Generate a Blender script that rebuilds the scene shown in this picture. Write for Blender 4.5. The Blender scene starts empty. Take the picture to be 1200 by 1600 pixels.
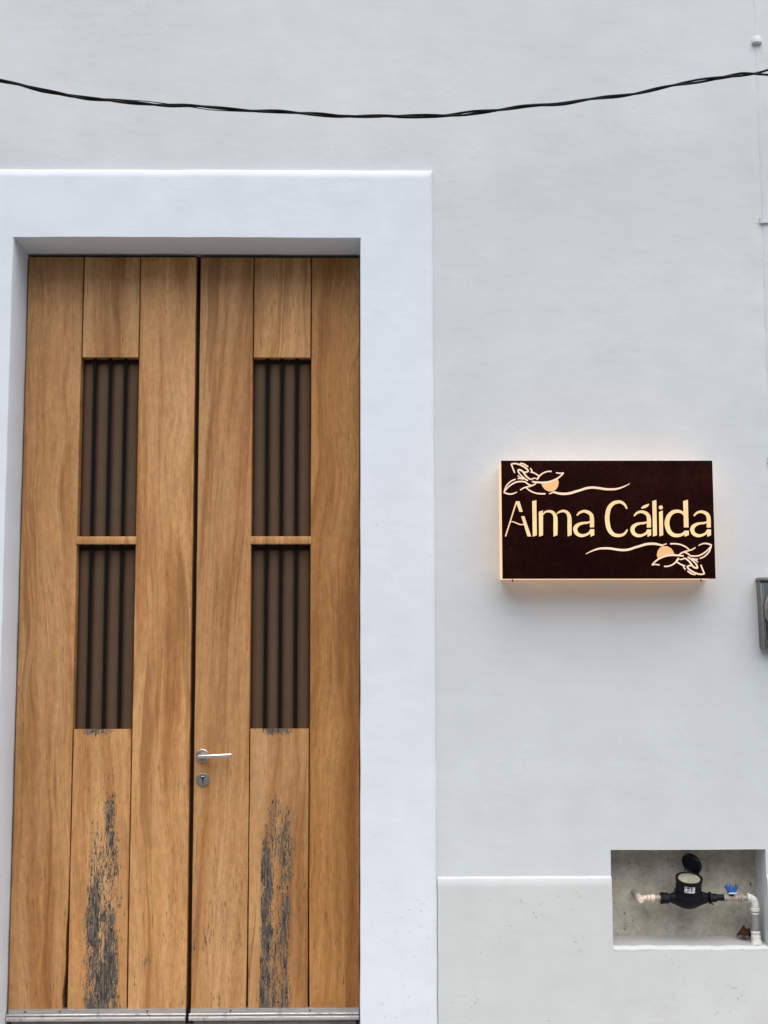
import bpy, bmesh, math, random
from mathutils import Vector, Matrix, noise

random.seed(7)
R = math.radians
scene = bpy.context.scene
COL = scene.collection

# ------------------------------------------------------------------ camera
cam_d = bpy.data.cameras.new('camera')
cam = bpy.data.objects.new('camera', cam_d)
COL.objects.link(cam)
scene.camera = cam
PITCH, YAW, ROLL = R(6.0025), R(0.7537), R(-0.1047)
fw = Vector((math.sin(YAW) * math.cos(PITCH), math.cos(YAW) * math.cos(PITCH), math.sin(PITCH)))
rt = Vector((math.cos(YAW), -math.sin(YAW), 0))
up = rt.cross(fw)
r2 = rt * math.cos(ROLL) + up * math.sin(ROLL)
u2 = up * math.cos(ROLL) - rt * math.sin(ROLL)
m3 = Matrix((r2, u2, -fw)).transposed()
cam.matrix_world = Matrix.Translation((0, -5.0, 1.63)) @ m3.to_4x4()
cam_d.sensor_fit = 'VERTICAL'
cam_d.sensor_height = 36.0
cam_d.lens = 36.0 * 1999.2 / 1600.0
cam_d.clip_start = 0.05
cam_d.clip_end = 1000

# ------------------------------------------------------------------ overcast daylight
SUN_EL, SUN_AZ = 64.0, 172.0          # azimuth clockwise from +Y (the wall faces -Y)
world = bpy.data.worlds.new('World')
scene.world = world
world.use_nodes = True
wn = world.node_tree
sky = wn.nodes.new('ShaderNodeTexSky')
sky.sky_type = 'NISHITA'
sky.sun_disc = False
sky.sun_elevation = R(SUN_EL)
sky.sun_rotation = R(SUN_AZ)
sky.dust_density = 3.0
bg = wn.nodes['Background']
bg.inputs['Strength'].default_value = 0.05
wn.links.new(sky.outputs['Color'], bg.inputs['Color'])

sun_d = bpy.data.lights.new('sun', 'SUN')
sun_d.energy = 1.5
sun_d.angle = R(82)
sun_d.color = (1.0, 0.965, 0.92)
sun = bpy.data.objects.new('sun', sun_d)
COL.objects.link(sun)
a = R(SUN_AZ)
to_sun = Vector((math.sin(a) * math.cos(R(SUN_EL)), math.cos(a) * math.cos(R(SUN_EL)), math.sin(R(SUN_EL))))
sun.rotation_euler = to_sun.to_track_quat('Z', 'Y').to_euler()
sun.location = to_sun * 20

scene.render.engine = 'CYCLES'
vs = scene.view_settings
vs.view_transform = 'Standard'
vs.look = 'None'
vs.gamma = 1
vs.use_curve_mapping = False
vs.exposure = 1.35


# ------------------------------------------------------------------ node helper
class N:
    """small wrapper for writing node graphs"""
    def __init__(self, name):
        self.m = bpy.data.materials.new(name)
        self.m.use_nodes = True
        self.t = self.m.node_tree
        self.b = self.t.nodes['Principled BSDF']
        self.tc = self.t.nodes.new('ShaderNodeTexCoord')

    def put(self, sock, v):
        if isinstance(v, bpy.types.NodeSocket):
            self.t.links.new(v, sock)
        elif v is not None:
            if isinstance(v, tuple) and len(v) == 3 and sock.type == 'RGBA':
                v = v + (1,)
            sock.default_value = v

    def obj(self):
        return self.tc.outputs['Object']

    def math(self, op, a, b=None, c=None, clamp=False):
        n = self.t.nodes.new('ShaderNodeMath')
        n.operation = op
        n.use_clamp = clamp
        for i, v in enumerate((a, b, c)):
            self.put(n.inputs[i], v)
        return n.outputs[0]

    def vmath(self, op, a, b=None):
        n = self.t.nodes.new('ShaderNodeVectorMath')
        n.operation = op
        self.put(n.inputs[0], a)
        if b is not None:
            self.put(n.inputs[1], b)
        return n.outputs[0]

    def xyz(self, v):
        n = self.t.nodes.new('ShaderNodeSeparateXYZ')
        self.put(n.inputs[0], v)
        return n.outputs

    def comb(self, x, y, z):
        n = self.t.nodes.new('ShaderNodeCombineXYZ')
        for i, v in enumerate((x, y, z)):
            self.put(n.inputs[i], v)
        return n.outputs[0]

    def noise(self, vec, scale=1.0, detail=3.0, rough=0.55, dist=0.0):
        n = self.t.nodes.new('ShaderNodeTexNoise')
        self.put(n.inputs['Vector'], vec)
        n.inputs['Scale'].default_value = scale
        n.inputs['Detail'].default_value = detail
        n.inputs['Roughness'].default_value = rough
        n.inputs['Distortion'].default_value = dist
        return n.outputs['Fac']

    def voro(self, vec, scale):
        n = self.t.nodes.new('ShaderNodeTexVoronoi')
        self.put(n.inputs['Vector'], vec)
        n.inputs['Scale'].default_value = scale
        return n.outputs['Distance']

    def step(self, v, lo, hi, a=0.0, b=1.0):
        n = self.t.nodes.new('ShaderNodeMapRange')
        n.interpolation_type = 'SMOOTHSTEP'
        self.put(n.inputs['Value'], v)
        n.inputs['From Min'].default_value = lo
        n.inputs['From Max'].default_value = hi
        n.inputs['To Min'].default_value = a
        n.inputs['To Max'].default_value = b
        return n.outputs[0]

    def ramp(self, v, stops):
        n = self.t.nodes.new('ShaderNodeValToRGB')
        self.put(n.inputs[0], v)
        e = n.color_ramp.elements
        while len(e) < len(stops):
            e.new(0.5)
        for i, (p, c) in enumerate(stops):
            e[i].position = p
            e[i].color = c + (1,)
        return n.outputs[0]

    def mix(self, f, a, b, mode='MIX'):
        n = self.t.nodes.new('ShaderNodeMix')
        n.data_type = 'RGBA'
        n.blend_type = mode
        self.put(n.inputs[0], f)
        self.put(n.inputs[6], a)
        self.put(n.inputs[7], b)
        return n.outputs[2]

    def bump(self, h, strength=0.5, dist=0.01, normal=None):
        n = self.t.nodes.new('ShaderNodeBump')
        n.inputs['Strength'].default_value = strength
        n.inputs['Distance'].default_value = dist
        self.put(n.inputs['Height'], h)
        if normal is not None:
            self.put(n.inputs['Normal'], normal)
        return n.outputs[0]

    def done(self, color=None, rough=0.6, metal=0.0, normal=None, spec=None):
        self.put(self.b.inputs['Base Color'], color)
        self.put(self.b.inputs['Roughness'], rough)
        self.put(self.b.inputs['Metallic'], metal)
        if normal is not None:
            self.put(self.b.inputs['Normal'], normal)
        if spec is not None:
            self.put(self.b.inputs['Specular IOR Level'], spec)
        return self.m


# ------------------------------------------------------------------ materials
def plaster(name, base, dirt=(0.42, 0.42, 0.39), stroke=1.0, spots=0.5):
    n = N(name)
    p = n.obj()
    big = n.noise(p, 0.9, 3, 0.5)
    mid = n.noise(p, 6.0, 4, 0.6)
    st = n.noise(n.vmath('MULTIPLY', p, (2.0, 2.0, 11.0)), 1.0, 4, 0.6, 0.6)
    fine = n.noise(p, 170.0, 2, 0.5)
    lump = n.noise(n.vmath('MULTIPLY', p, (1.0, 1.0, 1.6)), 16.0, 2, 0.4)
    v = n.step(big, 0.3, 0.7, 0.955, 1.02)
    v = n.math('MULTIPLY', v, n.step(mid, 0.3, 0.7, 0.975, 1.015))
    v = n.math('MULTIPLY', v, n.step(st, 0.3, 0.7, 0.985, 1.01))
    col = n.mix(1.0, base, n.comb(v, v, v), 'MULTIPLY')
    # scuffs and specks: more of them low down on the wall, where feet and splashes reach
    z = n.xyz(p)[2]
    low = n.step(z, 0.15, 1.5, 1.0, 0.25)
    sp = n.noise(n.vmath('MULTIPLY', p, (1.0, 1.0, 1.5)), 42.0, 3, 0.7)
    area = n.noise(p, 4.0, 2, 0.5)
    sm = n.math('MULTIPLY', n.step(sp, 0.63, 0.74), n.step(area, 0.44, 0.60))
    sm = n.math('MULTIPLY', sm, n.math('MULTIPLY', low, spots))
    col = n.mix(sm, col, dirt)
    grime = n.math('MULTIPLY', n.step(n.noise(p, 2.6, 5, 0.65), 0.5, 0.75), n.math('MULTIPLY', low, 0.22))
    col = n.mix(grime, col, dirt)
    scar = n.math('MULTIPLY', n.noise(n.vmath('MULTIPLY', p, (55.0, 1.0, 80.0)), 1.0, 4, 0.7), n.step(n.noise(p, 2.3, 4, 0.7), 0.50, 0.66))
    h = n.math('ADD', n.math('MULTIPLY', lump, 0.55), n.math('MULTIPLY', st, 0.20 * stroke))
    h = n.math('ADD', h, n.math('MULTIPLY', fine, 0.10))
    h = n.math('ADD', h, n.math('MULTIPLY', n.step(sp, 0.62, 0.78), -0.35))
    h = n.math('ADD', h, n.math('MULTIPLY', scar, 0.75))
    return n.done(col, 0.75, normal=n.bump(h, 0.22, 0.006), spec=0.25)


def wood(name, wear=None, tint=(1.09, 1.05, 1.10), patch=0.0):
    """pale oiled hardwood; wear = list of (x, half width, z low, z high, amount) weathered streaks in metres
    from the plank's own foot, plus 'top' height for a weathered upper edge"""
    n = N(name)
    p = n.obj()
    oi = n.t.nodes.new('ShaderNodeObjectInfo')
    rnd = oi.outputs['Random']
    off = n.comb(n.math('MULTIPLY', rnd, 37.0), 0.0, n.math('MULTIPLY', rnd, 91.0))
    q = n.vmath('ADD', p, off)
    s = n.xyz(q)
    lean = n.math('MULTIPLY', n.math('SUBTRACT', n.math('FRACT', n.math('MULTIPLY', rnd, 13.7)), 0.5), 0.10)
    warp = n.noise(n.vmath('MULTIPLY', q, (3.0, 1.0, 1.3)), 1.0, 2, 0.5)
    x = n.math('ADD', s[0], n.math('MULTIPLY', s[2], lean))
    x = n.math('ADD', x, n.math('MULTIPLY', n.math('SUBTRACT', warp, 0.5), n.math('ADD', 0.05, n.math('MULTIPLY', n.math('FRACT', n.math('MULTIPLY', rnd, 17.3)), 0.17))))
    g = n.comb(x, s[1], s[2])
    broad = n.noise(n.vmath('MULTIPLY', g, (12.0, 1.0, 0.55)), 1.0, 5, 0.60, 0.35)
    flame = n.noise(n.vmath('MULTIPLY', g, (38.0, 1.0, 1.6)), 1.0, 4, 0.65, 0.3)
    streak = n.noise(n.vmath('MULTIPLY', g, (260.0, 1.0, 7.0)), 1.0, 3, 0.6)
    fuzz = n.noise(n.vmath('MULTIPLY', g, (60.0, 1.0, 22.0)), 1.0, 4, 0.7)
    blot = n.noise(n.vmath('MULTIPLY', q, (5.0, 1.0, 2.2)), 1.0, 4, 0.6)
    val = n.math('ADD', n.math('MULTIPLY', broad, 0.74), n.math('MULTIPLY', flame, 0.26))
    val = n.math('ADD', 0.5, n.math('MULTIPLY', n.math('SUBTRACT', val, 0.5), 1.3))
    # annual rings standing out as a few narrow darker contours of the broad figure
    cont = n.math('FRACT', n.math('MULTIPLY', broad, 7.0))
    ring = n.math('MULTIPLY', n.step(cont, 0.0, 0.12, 1.0, 0.0), n.step(blot, 0.42, 0.6))
    col = n.ramp(val, [(0.30, (0.270, 0.118, 0.032)), (0.41, (0.365, 0.178, 0.056)),
                       (0.50, (0.445, 0.238, 0.086)), (0.60, (0.510, 0.290, 0.114)), (0.75, (0.58, 0.360, 0.165))])
    col = n.mix(n.math('MULTIPLY', ring, 0.45), col, (0.19, 0.08, 0.024))
    k = n.math('MULTIPLY', n.step(streak, 0.3, 0.7, 0.90, 1.06), n.step(blot, 0.3, 0.7, 0.90, 1.06))
    k = n.math('MULTIPLY', k, n.step(fuzz, 0.3, 0.7, 0.86, 1.10))
    col = n.mix(1.0, col, n.comb(k, k, k), 'MULTIPLY')
    col = n.mix(1.0, col, tint, 'MULTIPLY')
    # a few broad reddish heart streaks, and each board its own depth of colour
    heart = n.step(n.noise(n.vmath('MULTIPLY', n.vmath('ADD', g, (3.3, 0, 7.1)), (17.0, 1.0, 0.75)), 1.0, 4, 0.62, 0.5), 0.56, 0.66)
    col = n.mix(n.math('MULTIPLY', heart, 0.66), col, (0.25, 0.105, 0.028))
    bv = n.math('ADD', 0.90, n.math('MULTIPLY', n.math('FRACT', n.math('MULTIPLY', rnd, 29.3)), 0.20))
    col = n.mix(1.0, col, n.comb(bv, bv, bv), 'MULTIPLY')
    # short dark pore flecks
    fl = n.noise(n.vmath('MULTIPLY', q, (150.0, 1.0, 19.0)), 1.0, 2, 0.5)
    flm = n.math('MULTIPLY', n.step(fl, 0.62, 0.69), n.step(n.noise(n.vmath('MULTIPLY', q, (9.0, 1.0, 3.0)), 1.0, 3), 0.47, 0.62))
    col = n.mix(n.math('MULTIPLY', flm, 0.6), col, (0.12, 0.055, 0.022))
    h = n.math('ADD', n.math('MULTIPLY', streak, 0.35), n.math('MULTIPLY', flm, -0.5))
    rough = 0.55
    o = n.xyz(p)
    mask = None
    if wear or patch:
        ed = n.noise(n.vmath('MULTIPLY', q, (130.0, 1.0, 17.0)), 1.0, 4, 0.70, 0.3)
        ed2 = n.noise(n.vmath('MULTIPLY', q, (300.0, 1.0, 75.0)), 1.0, 2, 0.6)
        fray = n.math('ADD', n.math('MULTIPLY', ed, 0.56), n.math('MULTIPLY', ed2, 0.44))
        pn = n.noise(n.vmath('MULTIPLY', q, (20.0, 1.0, 4.0)), 1.0, 3, 0.6)
        dens = n.math('MULTIPLY', n.math('MULTIPLY', n.step(pn, 0.48, 0.74), n.step(o[2], 0.10, 1.1, 1.0, 0.15)), 0.17 * patch)
        for w in (wear or []):
            if w[0] == 'top':
                prof = n.math('MULTIPLY', n.step(o[2], w[1] - 0.045, w[1] - 0.004),
                              n.step(n.math('ABSOLUTE', n.math('ADD', o[0], -w[2])), 0.035, 0.085, 1.0, 0.0))
                amt = 0.22
            else:
                cx, hw, z0, z1, amt = w
                wob = n.math('MULTIPLY', n.math('SUBTRACT', n.noise(n.vmath('MULTIPLY', q, (1.0, 1.0, 5.0)), 1.0, 3, 0.6), 0.5), hw * 0.9)
                dx = n.math('ABSOLUTE', n.math('ADD', n.math('ADD', o[0], -cx), wob))
                prof = n.math('MULTIPLY', n.step(dx, hw * 0.5, hw * 1.3, 1.0, 0.0), n.step(o[2], z0, z1, 1.0, 0.0))
                prof = n.math('MULTIPLY', prof, n.step(pn, 0.30, 0.62, 0.55, 1.08))
            dens = n.math('MAXIMUM', dens, n.math('MULTIPLY', prof, amt))
        mask = n.step(n.math('ADD', fray, dens), 0.66, 0.70)
        col = n.mix(n.step(dens, 0.08, 0.26, 0.0, 0.42), col, (0.235, 0.170, 0.105))
        # short brown weather checks all over the exposed foot of the board
        ck = n.noise(n.vmath('MULTIPLY', q, (120.0, 1.0, 12.0)), 1.0, 3, 0.6)
        ckm = n.math('MULTIPLY', n.step(ck, 0.60, 0.66), n.step(pn, 0.36, 0.55))
        ckm = n.math('MULTIPLY', ckm, n.step(o[2], 0.2, 1.15, 0.75, 0.25))
        col = n.mix(ckm, col, (0.115, 0.052, 0.020))
        h = n.math('ADD', h, n.math('MULTIPLY', ckm, -0.8))
        gv = n.noise(n.vmath('MULTIPLY', q, (120.0, 1.0, 17.0)), 1.0, 5, 0.75)
        grey = n.ramp(gv, [(0.36, (0.012, 0.010, 0.009)), (0.46, (0.060, 0.051, 0.043)), (0.56, (0.125, 0.107, 0.088)), (0.66, (0.27, 0.195, 0.115))])
        col = n.mix(mask, col, grey)
        h = n.math('ADD', h, n.math('MULTIPLY', mask, n.math('ADD', n.math('MULTIPLY', gv, 2.2), -1.6)))
        rough = n.math('ADD', 0.55, n.math('MULTIPLY', mask, 0.35))
    return n.done(col, rough, normal=n.bump(h, 0.45, 0.0016), spec=0.3)


def plain(name, c, rough=0.6, metal=0.0, var=0.12, scale=30.0, bump=0.15, dist=0.002, spec=None):
    n = N(name)
    p = n.obj()
    f = n.noise(p, scale, 4, 0.6)
    v = n.step(f, 0.25, 0.75, 1 - var, 1 + var)
    col = n.mix(1.0, c, n.comb(v, v, v), 'MULTIPLY')
    return n.done(col, n.math('ADD', rough, n.math('MULTIPLY', f, 0.1)), metal, n.bump(f, bump, dist), spec)


def glow(name, c, strength, var=0.0):
    n = N(name)
    n.done((0.16, 0.13, 0.10), 0.5)
    cc = c
    if var:
        f = n.noise(n.obj(), 9.0, 2, 0.5)
        v = n.step(f, 0.25, 0.75, 1 - var, 1 + var)
        cc = n.mix(1.0, c, n.comb(v, v, v), 'MULTIPLY')
    n.put(n.b.inputs['Emission Color'], cc)
    n.b.inputs['Emission Strength'].default_value = strength
    return n.m


M = {}
M['wall'] = plaster('wall_paint', (0.605, 0.648, 0.662))
M['plinth'] = plaster('plinth_paint', (0.59, 0.62, 0.622), spots=1.6)
M['surround'] = plaster('surround_paint', (0.71, 0.765, 0.82), dirt=(0.42, 0.42, 0.42), spots=1.3)
M['wood'] = wood('oiled_wood', patch=0.25)
M['wood_low'] = wood('oiled_wood_splashed', patch=1.25)
M['wood_warm'] = wood('oiled_wood_warm', tint=(0.98, 0.86, 0.70), patch=0.25)
M['wood_worn_a'] = wood('weathered_wood_grey', wear=[(0.016, 0.076, 0.22, 1.10, 0.268), (0.034, 0.026, 0.74, 1.08, 0.215), ('top', 1.078, -0.02)], patch=0.9)
M['wood_worn_b'] = wood('weathered_wood_streaked', wear=[(-0.047, 0.028, 0.45, 0.98, 0.262), (0.026, 0.022, 0.38, 0.88, 0.245), (-0.006, 0.074, 0.60, 1.12, 0.188), ('top', 1.078, -0.01)], patch=1.0)
M['dark_wood'] = plain('dark_red_wood', (0.055, 0.022, 0.012), 0.7)
M['panel'] = plain('brown_shutter_wood', (0.086, 0.048, 0.023), 0.75, var=0.10, scale=14)
M['black_metal'] = plain('black_iron', (0.004, 0.004, 0.004), 0.7, 0.0, spec=0.15)
M['gap'] = plain('dark_gap', (0.012, 0.009, 0.008), 0.9)


def alu():
    n = N('dull_aluminium')
    p = n.obj()
    f = n.noise(n.vmath('MULTIPLY', p, (6.0, 60.0, 240.0)), 1.0, 4, 0.65)
    d = n.noise(p, 24.0, 4, 0.7)
    col = n.ramp(f, [(0.3, (0.36, 0.35, 0.34)), (0.7, (0.62, 0.61, 0.60))])
    col = n.mix(n.math('MULTIPLY', n.step(d, 0.55, 0.7), 0.6), col, (0.17, 0.16, 0.15))
    return n.done(col, n.step(d, 0.3, 0.7, 0.35, 0.6), 0.75, n.bump(f, 0.1, 0.001))


M['alu'] = alu()
M['steel'] = plain('brushed_steel', (0.55, 0.53, 0.51), 0.28, 1.0, var=0.06, scale=60, bump=0.05)
M['steel_dark'] = plain('dull_steel', (0.30, 0.29, 0.275), 0.42, 0.9, var=0.1, scale=60, bump=0.05)
M['sweep'] = plain('grey_door_sweep', (0.19, 0.175, 0.16), 0.8, var=0.2, scale=20)


def concrete():
    n = N('raw_niche_render')
    p = n.obj()
    a_ = n.noise(p, 9.0, 5, 0.65)
    b_ = n.noise(p, 55.0, 4, 0.65)
    col = n.ramp(a_, [(0.3, (0.31, 0.285, 0.235)), (0.5, (0.41, 0.385, 0.325)), (0.72, (0.49, 0.47, 0.41))])
    v = n.step(b_, 0.3, 0.7, 0.88, 1.08)
    col = n.mix(1.0, col, n.comb(v, v, v), 'MULTIPLY')
    pit = n.math('MULTIPLY', n.step(n.noise(n.vmath('MULTIPLY', p, (1, 1, 1.3)), 46.0, 3, 0.7), 0.62, 0.70),
                 n.step(n.noise(p, 8.0, 3, 0.6), 0.45, 0.56))
    col = n.mix(n.math('MULTIPLY', pit, 0.85), col, (0.05, 0.045, 0.04))
    h = n.math('ADD', n.math('MULTIPLY', b_, 0.6), n.math('ADD', a_, n.math('MULTIPLY', pit, -1.2)))
    return n.done(col, 0.9, normal=n.bump(h, 0.6, 0.004), spec=0.2)


M['concrete'] = concrete()
M['sill'] = plaster('dirty_sill_paint', (0.40, 0.41, 0.40), dirt=(0.2, 0.19, 0.17), spots=1.6)


def rust():
    n = N('rusted_steel_plate')
    p = n.obj()
    a_ = n.noise(p, 7.0, 5, 0.7)
    b_ = n.noise(p, 60.0, 4, 0.7)
    col = n.ramp(a_, [(0.3, (0.0085, 0.0016, 0.0014)), (0.5, (0.014, 0.0028, 0.002)), (0.75, (0.022, 0.0065, 0.0038))])
    v = n.step(b_, 0.3, 0.7, 0.7, 1.3)
    col = n.mix(1.0, col, n.comb(v, v, v), 'MULTIPLY')
    return n.done(col, 0.85, 0.0, n.bump(b_, 0.2, 0.001), 0.04)


M['rust'] = rust()
M['letter'] = glow('lit_letter_acrylic', (1.0, 0.63, 0.29), 0.37, 0.14)
M['orb'] = glow('lit_amber_acrylic', (0.95, 0.45, 0.15), 0.35, 0.05)
M['vine'] = glow('lit_pale_acrylic', (1.0, 0.68, 0.48), 0.38, 0.08)
M['side'] = glow('lit_box_side', (1.0, 0.58, 0.34), 0.40, 0.04)
M['bk_plastic'] = plain('black_plastic', (0.0028, 0.0038, 0.0080), 0.45, spec=0.2, var=0.2, scale=40)
M['green_plastic'] = plain('dark_green_plastic', (0.012, 0.03, 0.022), 0.4)
M['dial'] = plain('dusty_dial_glass', (0.30, 0.285, 0.215), 0.5, var=0.25, scale=40)
M['cream'] = plain('cream_pvc', (0.64, 0.53, 0.43), 0.5, var=0.12, scale=50)
M['beige'] = plain('dusty_pvc', (0.34, 0.29, 0.24), 0.6, var=0.2, scale=60)
M['grey_pvc'] = plain('grey_pipe', (0.24, 0.235, 0.235), 0.35, var=0.15, scale=50)
M['white_pvc'] = plain('chalky_pvc', (0.60, 0.59, 0.56), 0.7, var=0.25, scale=70, bump=0.4)
M['blue'] = plain('blue_plastic', (0.02, 0.09, 0.30), 0.45, var=0.3, scale=90)
M['white_blue'] = plain('bleached_blue_plastic', (0.42, 0.52, 0.66), 0.6, var=0.25, scale=90)
M['sticker'] = plain('paper_sticker', (0.70, 0.70, 0.70), 0.6, var=0.05)
M['ink'] = plain('sticker_print', (0.05, 0.05, 0.055), 0.6)
M['leaf'] = plain('dry_leaf', (0.085, 0.038, 0.022), 0.8, var=0.5, scale=60, bump=0.6)
M['cable'] = plain('black_cable_sheath', (0.003, 0.003, 0.003), 0.6, spec=0.2, var=0.3, scale=70, bump=0.2)
M['box_grey'] = plain('grey_enamel', (0.125, 0.142, 0.140), 0.45, 0.2, var=0.2, scale=30)
M['box_dark'] = plain('weathered_grey_enamel', (0.050, 0.064, 0.068), 0.4, 0.1, var=0.35, scale=40)
M['lip_grey'] = plain('worn_box_edge', (0.20, 0.19, 0.185), 0.55, 0.3, var=0.25, scale=40)
M['green_tag'] = plain('green_seal', (0.05, 0.20, 0.14), 0.5)
M['cream_paint'] = plaster('cream_paint', (0.66, 0.62, 0.54))
M['pavement'] = plain('pavement_concrete', (0.40, 0.385, 0.36), 0.9, var=0.15, scale=3, bump=0.4, dist=0.006)
M['road'] = plain('road_asphalt', (0.10, 0.098, 0.094), 0.9, var=0.2, scale=8, bump=0.5, dist=0.006)
M['ground'] = plain('far_ground', (0.12, 0.11, 0.09), 0.95, var=0.2, scale=0.4)


def glass():
    n = N('meter_glass')
    n.b.inputs['Transmission Weight'].default_value = 0.75
    return n.done((0.62, 0.66, 0.64), 0.08, spec=0.5)


M['glass'] = glass()


# ------------------------------------------------------------------ object helpers
def tag(o, label=None, cat=None, group=None, kind=None):
    for k, v in (('label', label), ('category', cat), ('group', group), ('kind', kind)):
        if v:
            o[k] = v
    return o


def empty(name, loc, label=None, cat=None, group=None):
    o = bpy.data.objects.new(name, None)
    o.empty_display_size = 0.1
    o.location = loc
    COL.objects.link(o)
    return tag(o, label, cat, group)


def link(name, me, mat, parent=None, loc=(0, 0, 0), smooth=None):
    """mesh given in coordinates relative to loc (world); keeps world place under a parent"""
    o = bpy.data.objects.new(name, me)
    COL.objects.link(o)
    if mat is not None:
        me.materials.append(M[mat])
    if smooth is not None:
        for p in me.polygons:
            p.use_smooth = True
        if smooth < 180:
            me.set_sharp_from_angle(angle=R(smooth))
    if parent is not None:
        o.parent = parent
        base = Vector((0, 0, 0))
        q = parent
        while q is not None:
            base += q.location
            q = q.parent
        o.location = Vector(loc) - base
    else:
        o.location = loc
    return o


def bm_done(bm, name, mat, parent=None, loc=(0, 0, 0), smooth=40):
    bmesh.ops.translate(bm, verts=bm.verts, vec=-Vector(loc))
    bmesh.ops.recalc_face_normals(bm, faces=bm.faces)
    me = bpy.data.meshes.new(name)
    bm.to_mesh(me)
    bm.free()
    return link(name, me, mat, parent, loc, smooth)


def add_box(bm, x0, x1, y0, y1, z0, z1, bev=0.0, seg=2, mi=0):
    r = bmesh.ops.create_cube(bm, size=1)
    vs_ = r['verts']
    for v in vs_:
        v.co = Vector((x0 + (v.co.x + .5) * (x1 - x0), y0 + (v.co.y + .5) * (y1 - y0), z0 + (v.co.z + .5) * (z1 - z0)))
    fs = {f for v in vs_ for f in v.link_faces}
    for f in fs:
        f.material_index = mi
    if bev:
        es = {e for v in vs_ for e in v.link_edges}
        bmesh.ops.bevel(bm, geom=list(es), offset=bev, segments=seg, affect='EDGES', profile=0.5)


def box(name, mat, parent, x0, x1, y0, y1, z0, z1, bev=0.0, loc=None, seg=2):
    bm = bmesh.new()
    add_box(bm, x0, x1, y0, y1, z0, z1, bev, seg)
    return bm_done(bm, name, mat, parent, loc or ((x0 + x1) / 2, (y0 + y1) / 2, z0))


def add_tube(bm, pts, rad, seg=14, cap=True, mi=0):
    """tube along pts; rad may be one value or one per point"""
    pts = [Vector(p) for p in pts]
    if not isinstance(rad, (list, tuple)):
        rad = [rad] * len(pts)
    rings = []
    t0 = (pts[1] - pts[0]).normalized()
    nrm = t0.orthogonal().normalized()
    for i, p in enumerate(pts):
        if i == 0:
            t = pts[1] - pts[0]
        elif i == len(pts) - 1:
            t = pts[-1] - pts[-2]
        else:
            t = (pts[i + 1] - pts[i - 1])
        if t.length < 1e-9:
            t = t0
        t = t.normalized()
        nrm = (nrm - t * nrm.dot(t)).normalized()
        bn = t.cross(nrm)
        rings.append([bm.verts.new(p + (nrm * math.cos(k * 2 * math.pi / seg) + bn * math.sin(k * 2 * math.pi / seg)) * rad[i]) for k in range(seg)])
        t0 = t
    for a_, b_ in zip(rings, rings[1:]):
        for k in range(seg):
            f = bm.faces.new((a_[k], a_[(k + 1) % seg], b_[(k + 1) % seg], b_[k]))
            f.material_index = mi
    if cap:
        bm.faces.new(rings[0][::-1]).material_index = mi
        bm.faces.new(rings[-1]).material_index = mi


def tube(name, mat, parent, pts, rad, seg=14, loc=None, smooth=45):
    bm = bmesh.new()
    add_tube(bm, pts, rad, seg)
    return bm_done(bm, name, mat, parent, loc or tuple(pts[0]), smooth)


def profile_tube(axis_pts):
    """list of (x, r) along the x axis expanded so that steps stay crisp"""
    return [p[0] for p in axis_pts], [p[1] for p in axis_pts]


def jit(x, y, z, s, amp):
    return (noise.noise(Vector((x * s + 11.3, y * s - 4.1, z * s + 2.7)))) * amp


def breaks(lo, hi, step, keys):
    ks = sorted({round(k, 5) for k in [lo, hi] + [k for k in keys if lo < k < hi]})
    out = []
    for a_, b_ in zip(ks, ks[1:]):
        n_ = max(1, int(round((b_ - a_) / step)))
        out += [a_ + (b_ - a_) * i / n_ for i in range(n_)]
    return out + [ks[-1]]


def sheet(xs, zs, holes, y, amp=0.0015, edge=0.0008):
    """a rendered face on y with rectangular holes, slightly uneven like hand-floated plaster"""
    bm = bmesh.new()
    vv = {}

    def vert(i, k):
        if (i, k) not in vv:
            x, z = xs[i], zs[k]
            vv[(i, k)] = bm.verts.new((x + jit(x, 5, z, 6, edge), y + jit(x, 0, z, 1.6, amp) + jit(x, 3, z, 7, amp * 0.35), z + jit(x, 9, z, 6, edge)))
        return vv[(i, k)]
    for i in range(len(xs) - 1):
        for k in range(len(zs) - 1):
            cx, cz = (xs[i] + xs[i + 1]) / 2, (zs[k] + zs[k + 1]) / 2
            if any(h[0] < cx < h[1] and h[2] < cz < h[3] for h in holes):
                continue
            bm.faces.new((vert(i, k), vert(i + 1, k), vert(i + 1, k + 1), vert(i, k + 1)))
    return bm


def skirt(bm, rules):
    """extrude boundary edges step by step; rules(co) -> list of offset vectors or None"""
    steps = max(len(rules(v.co) or []) for v in bm.verts)
    todo = [e for e in bm.edges if e.is_boundary and rules(e.verts[0].co) and rules(e.verts[1].co)]
    org = {v: v.co.copy() for e in todo for v in e.verts}
    cur = {v: v for v in org}
    for s in range(steps):
        nxt = {}
        for v in org:
            r_ = rules(org[v])
            nxt[v] = bm.verts.new(cur[v].co + Vector(r_[s]))
        for e in todo:
            a_, b_ = org_pairs[e] if False else (e.verts[0], e.verts[1])
            bm.faces.new((cur[a_], cur[b_], nxt[b_], nxt[a_]))
        cur = nxt


# ------------------------------------------------------------------ ground
def ground_sheet(name, mat, x0, x1, y0, y1, z0, z1, bev=0.0):
    o = box(name, mat, None, x0, x1, y0, y1, z0, z1, bev)
    o['kind'] = 'structure'
    return o


ground_sheet('pavement', 'pavement', -30, 30, -1.35, 0.30, -0.30, 0.0)
ground_sheet('kerb', 'pavement', -30, 30, -1.50, -1.352, -0.30, 0.004, 0.015)
ground_sheet('road', 'road', -30, 30, -9.0, -1.502, -0.40, -0.125)
ground_sheet('ground', 'ground', -400, 400, -400, 400, -0.9, -0.41)

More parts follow.
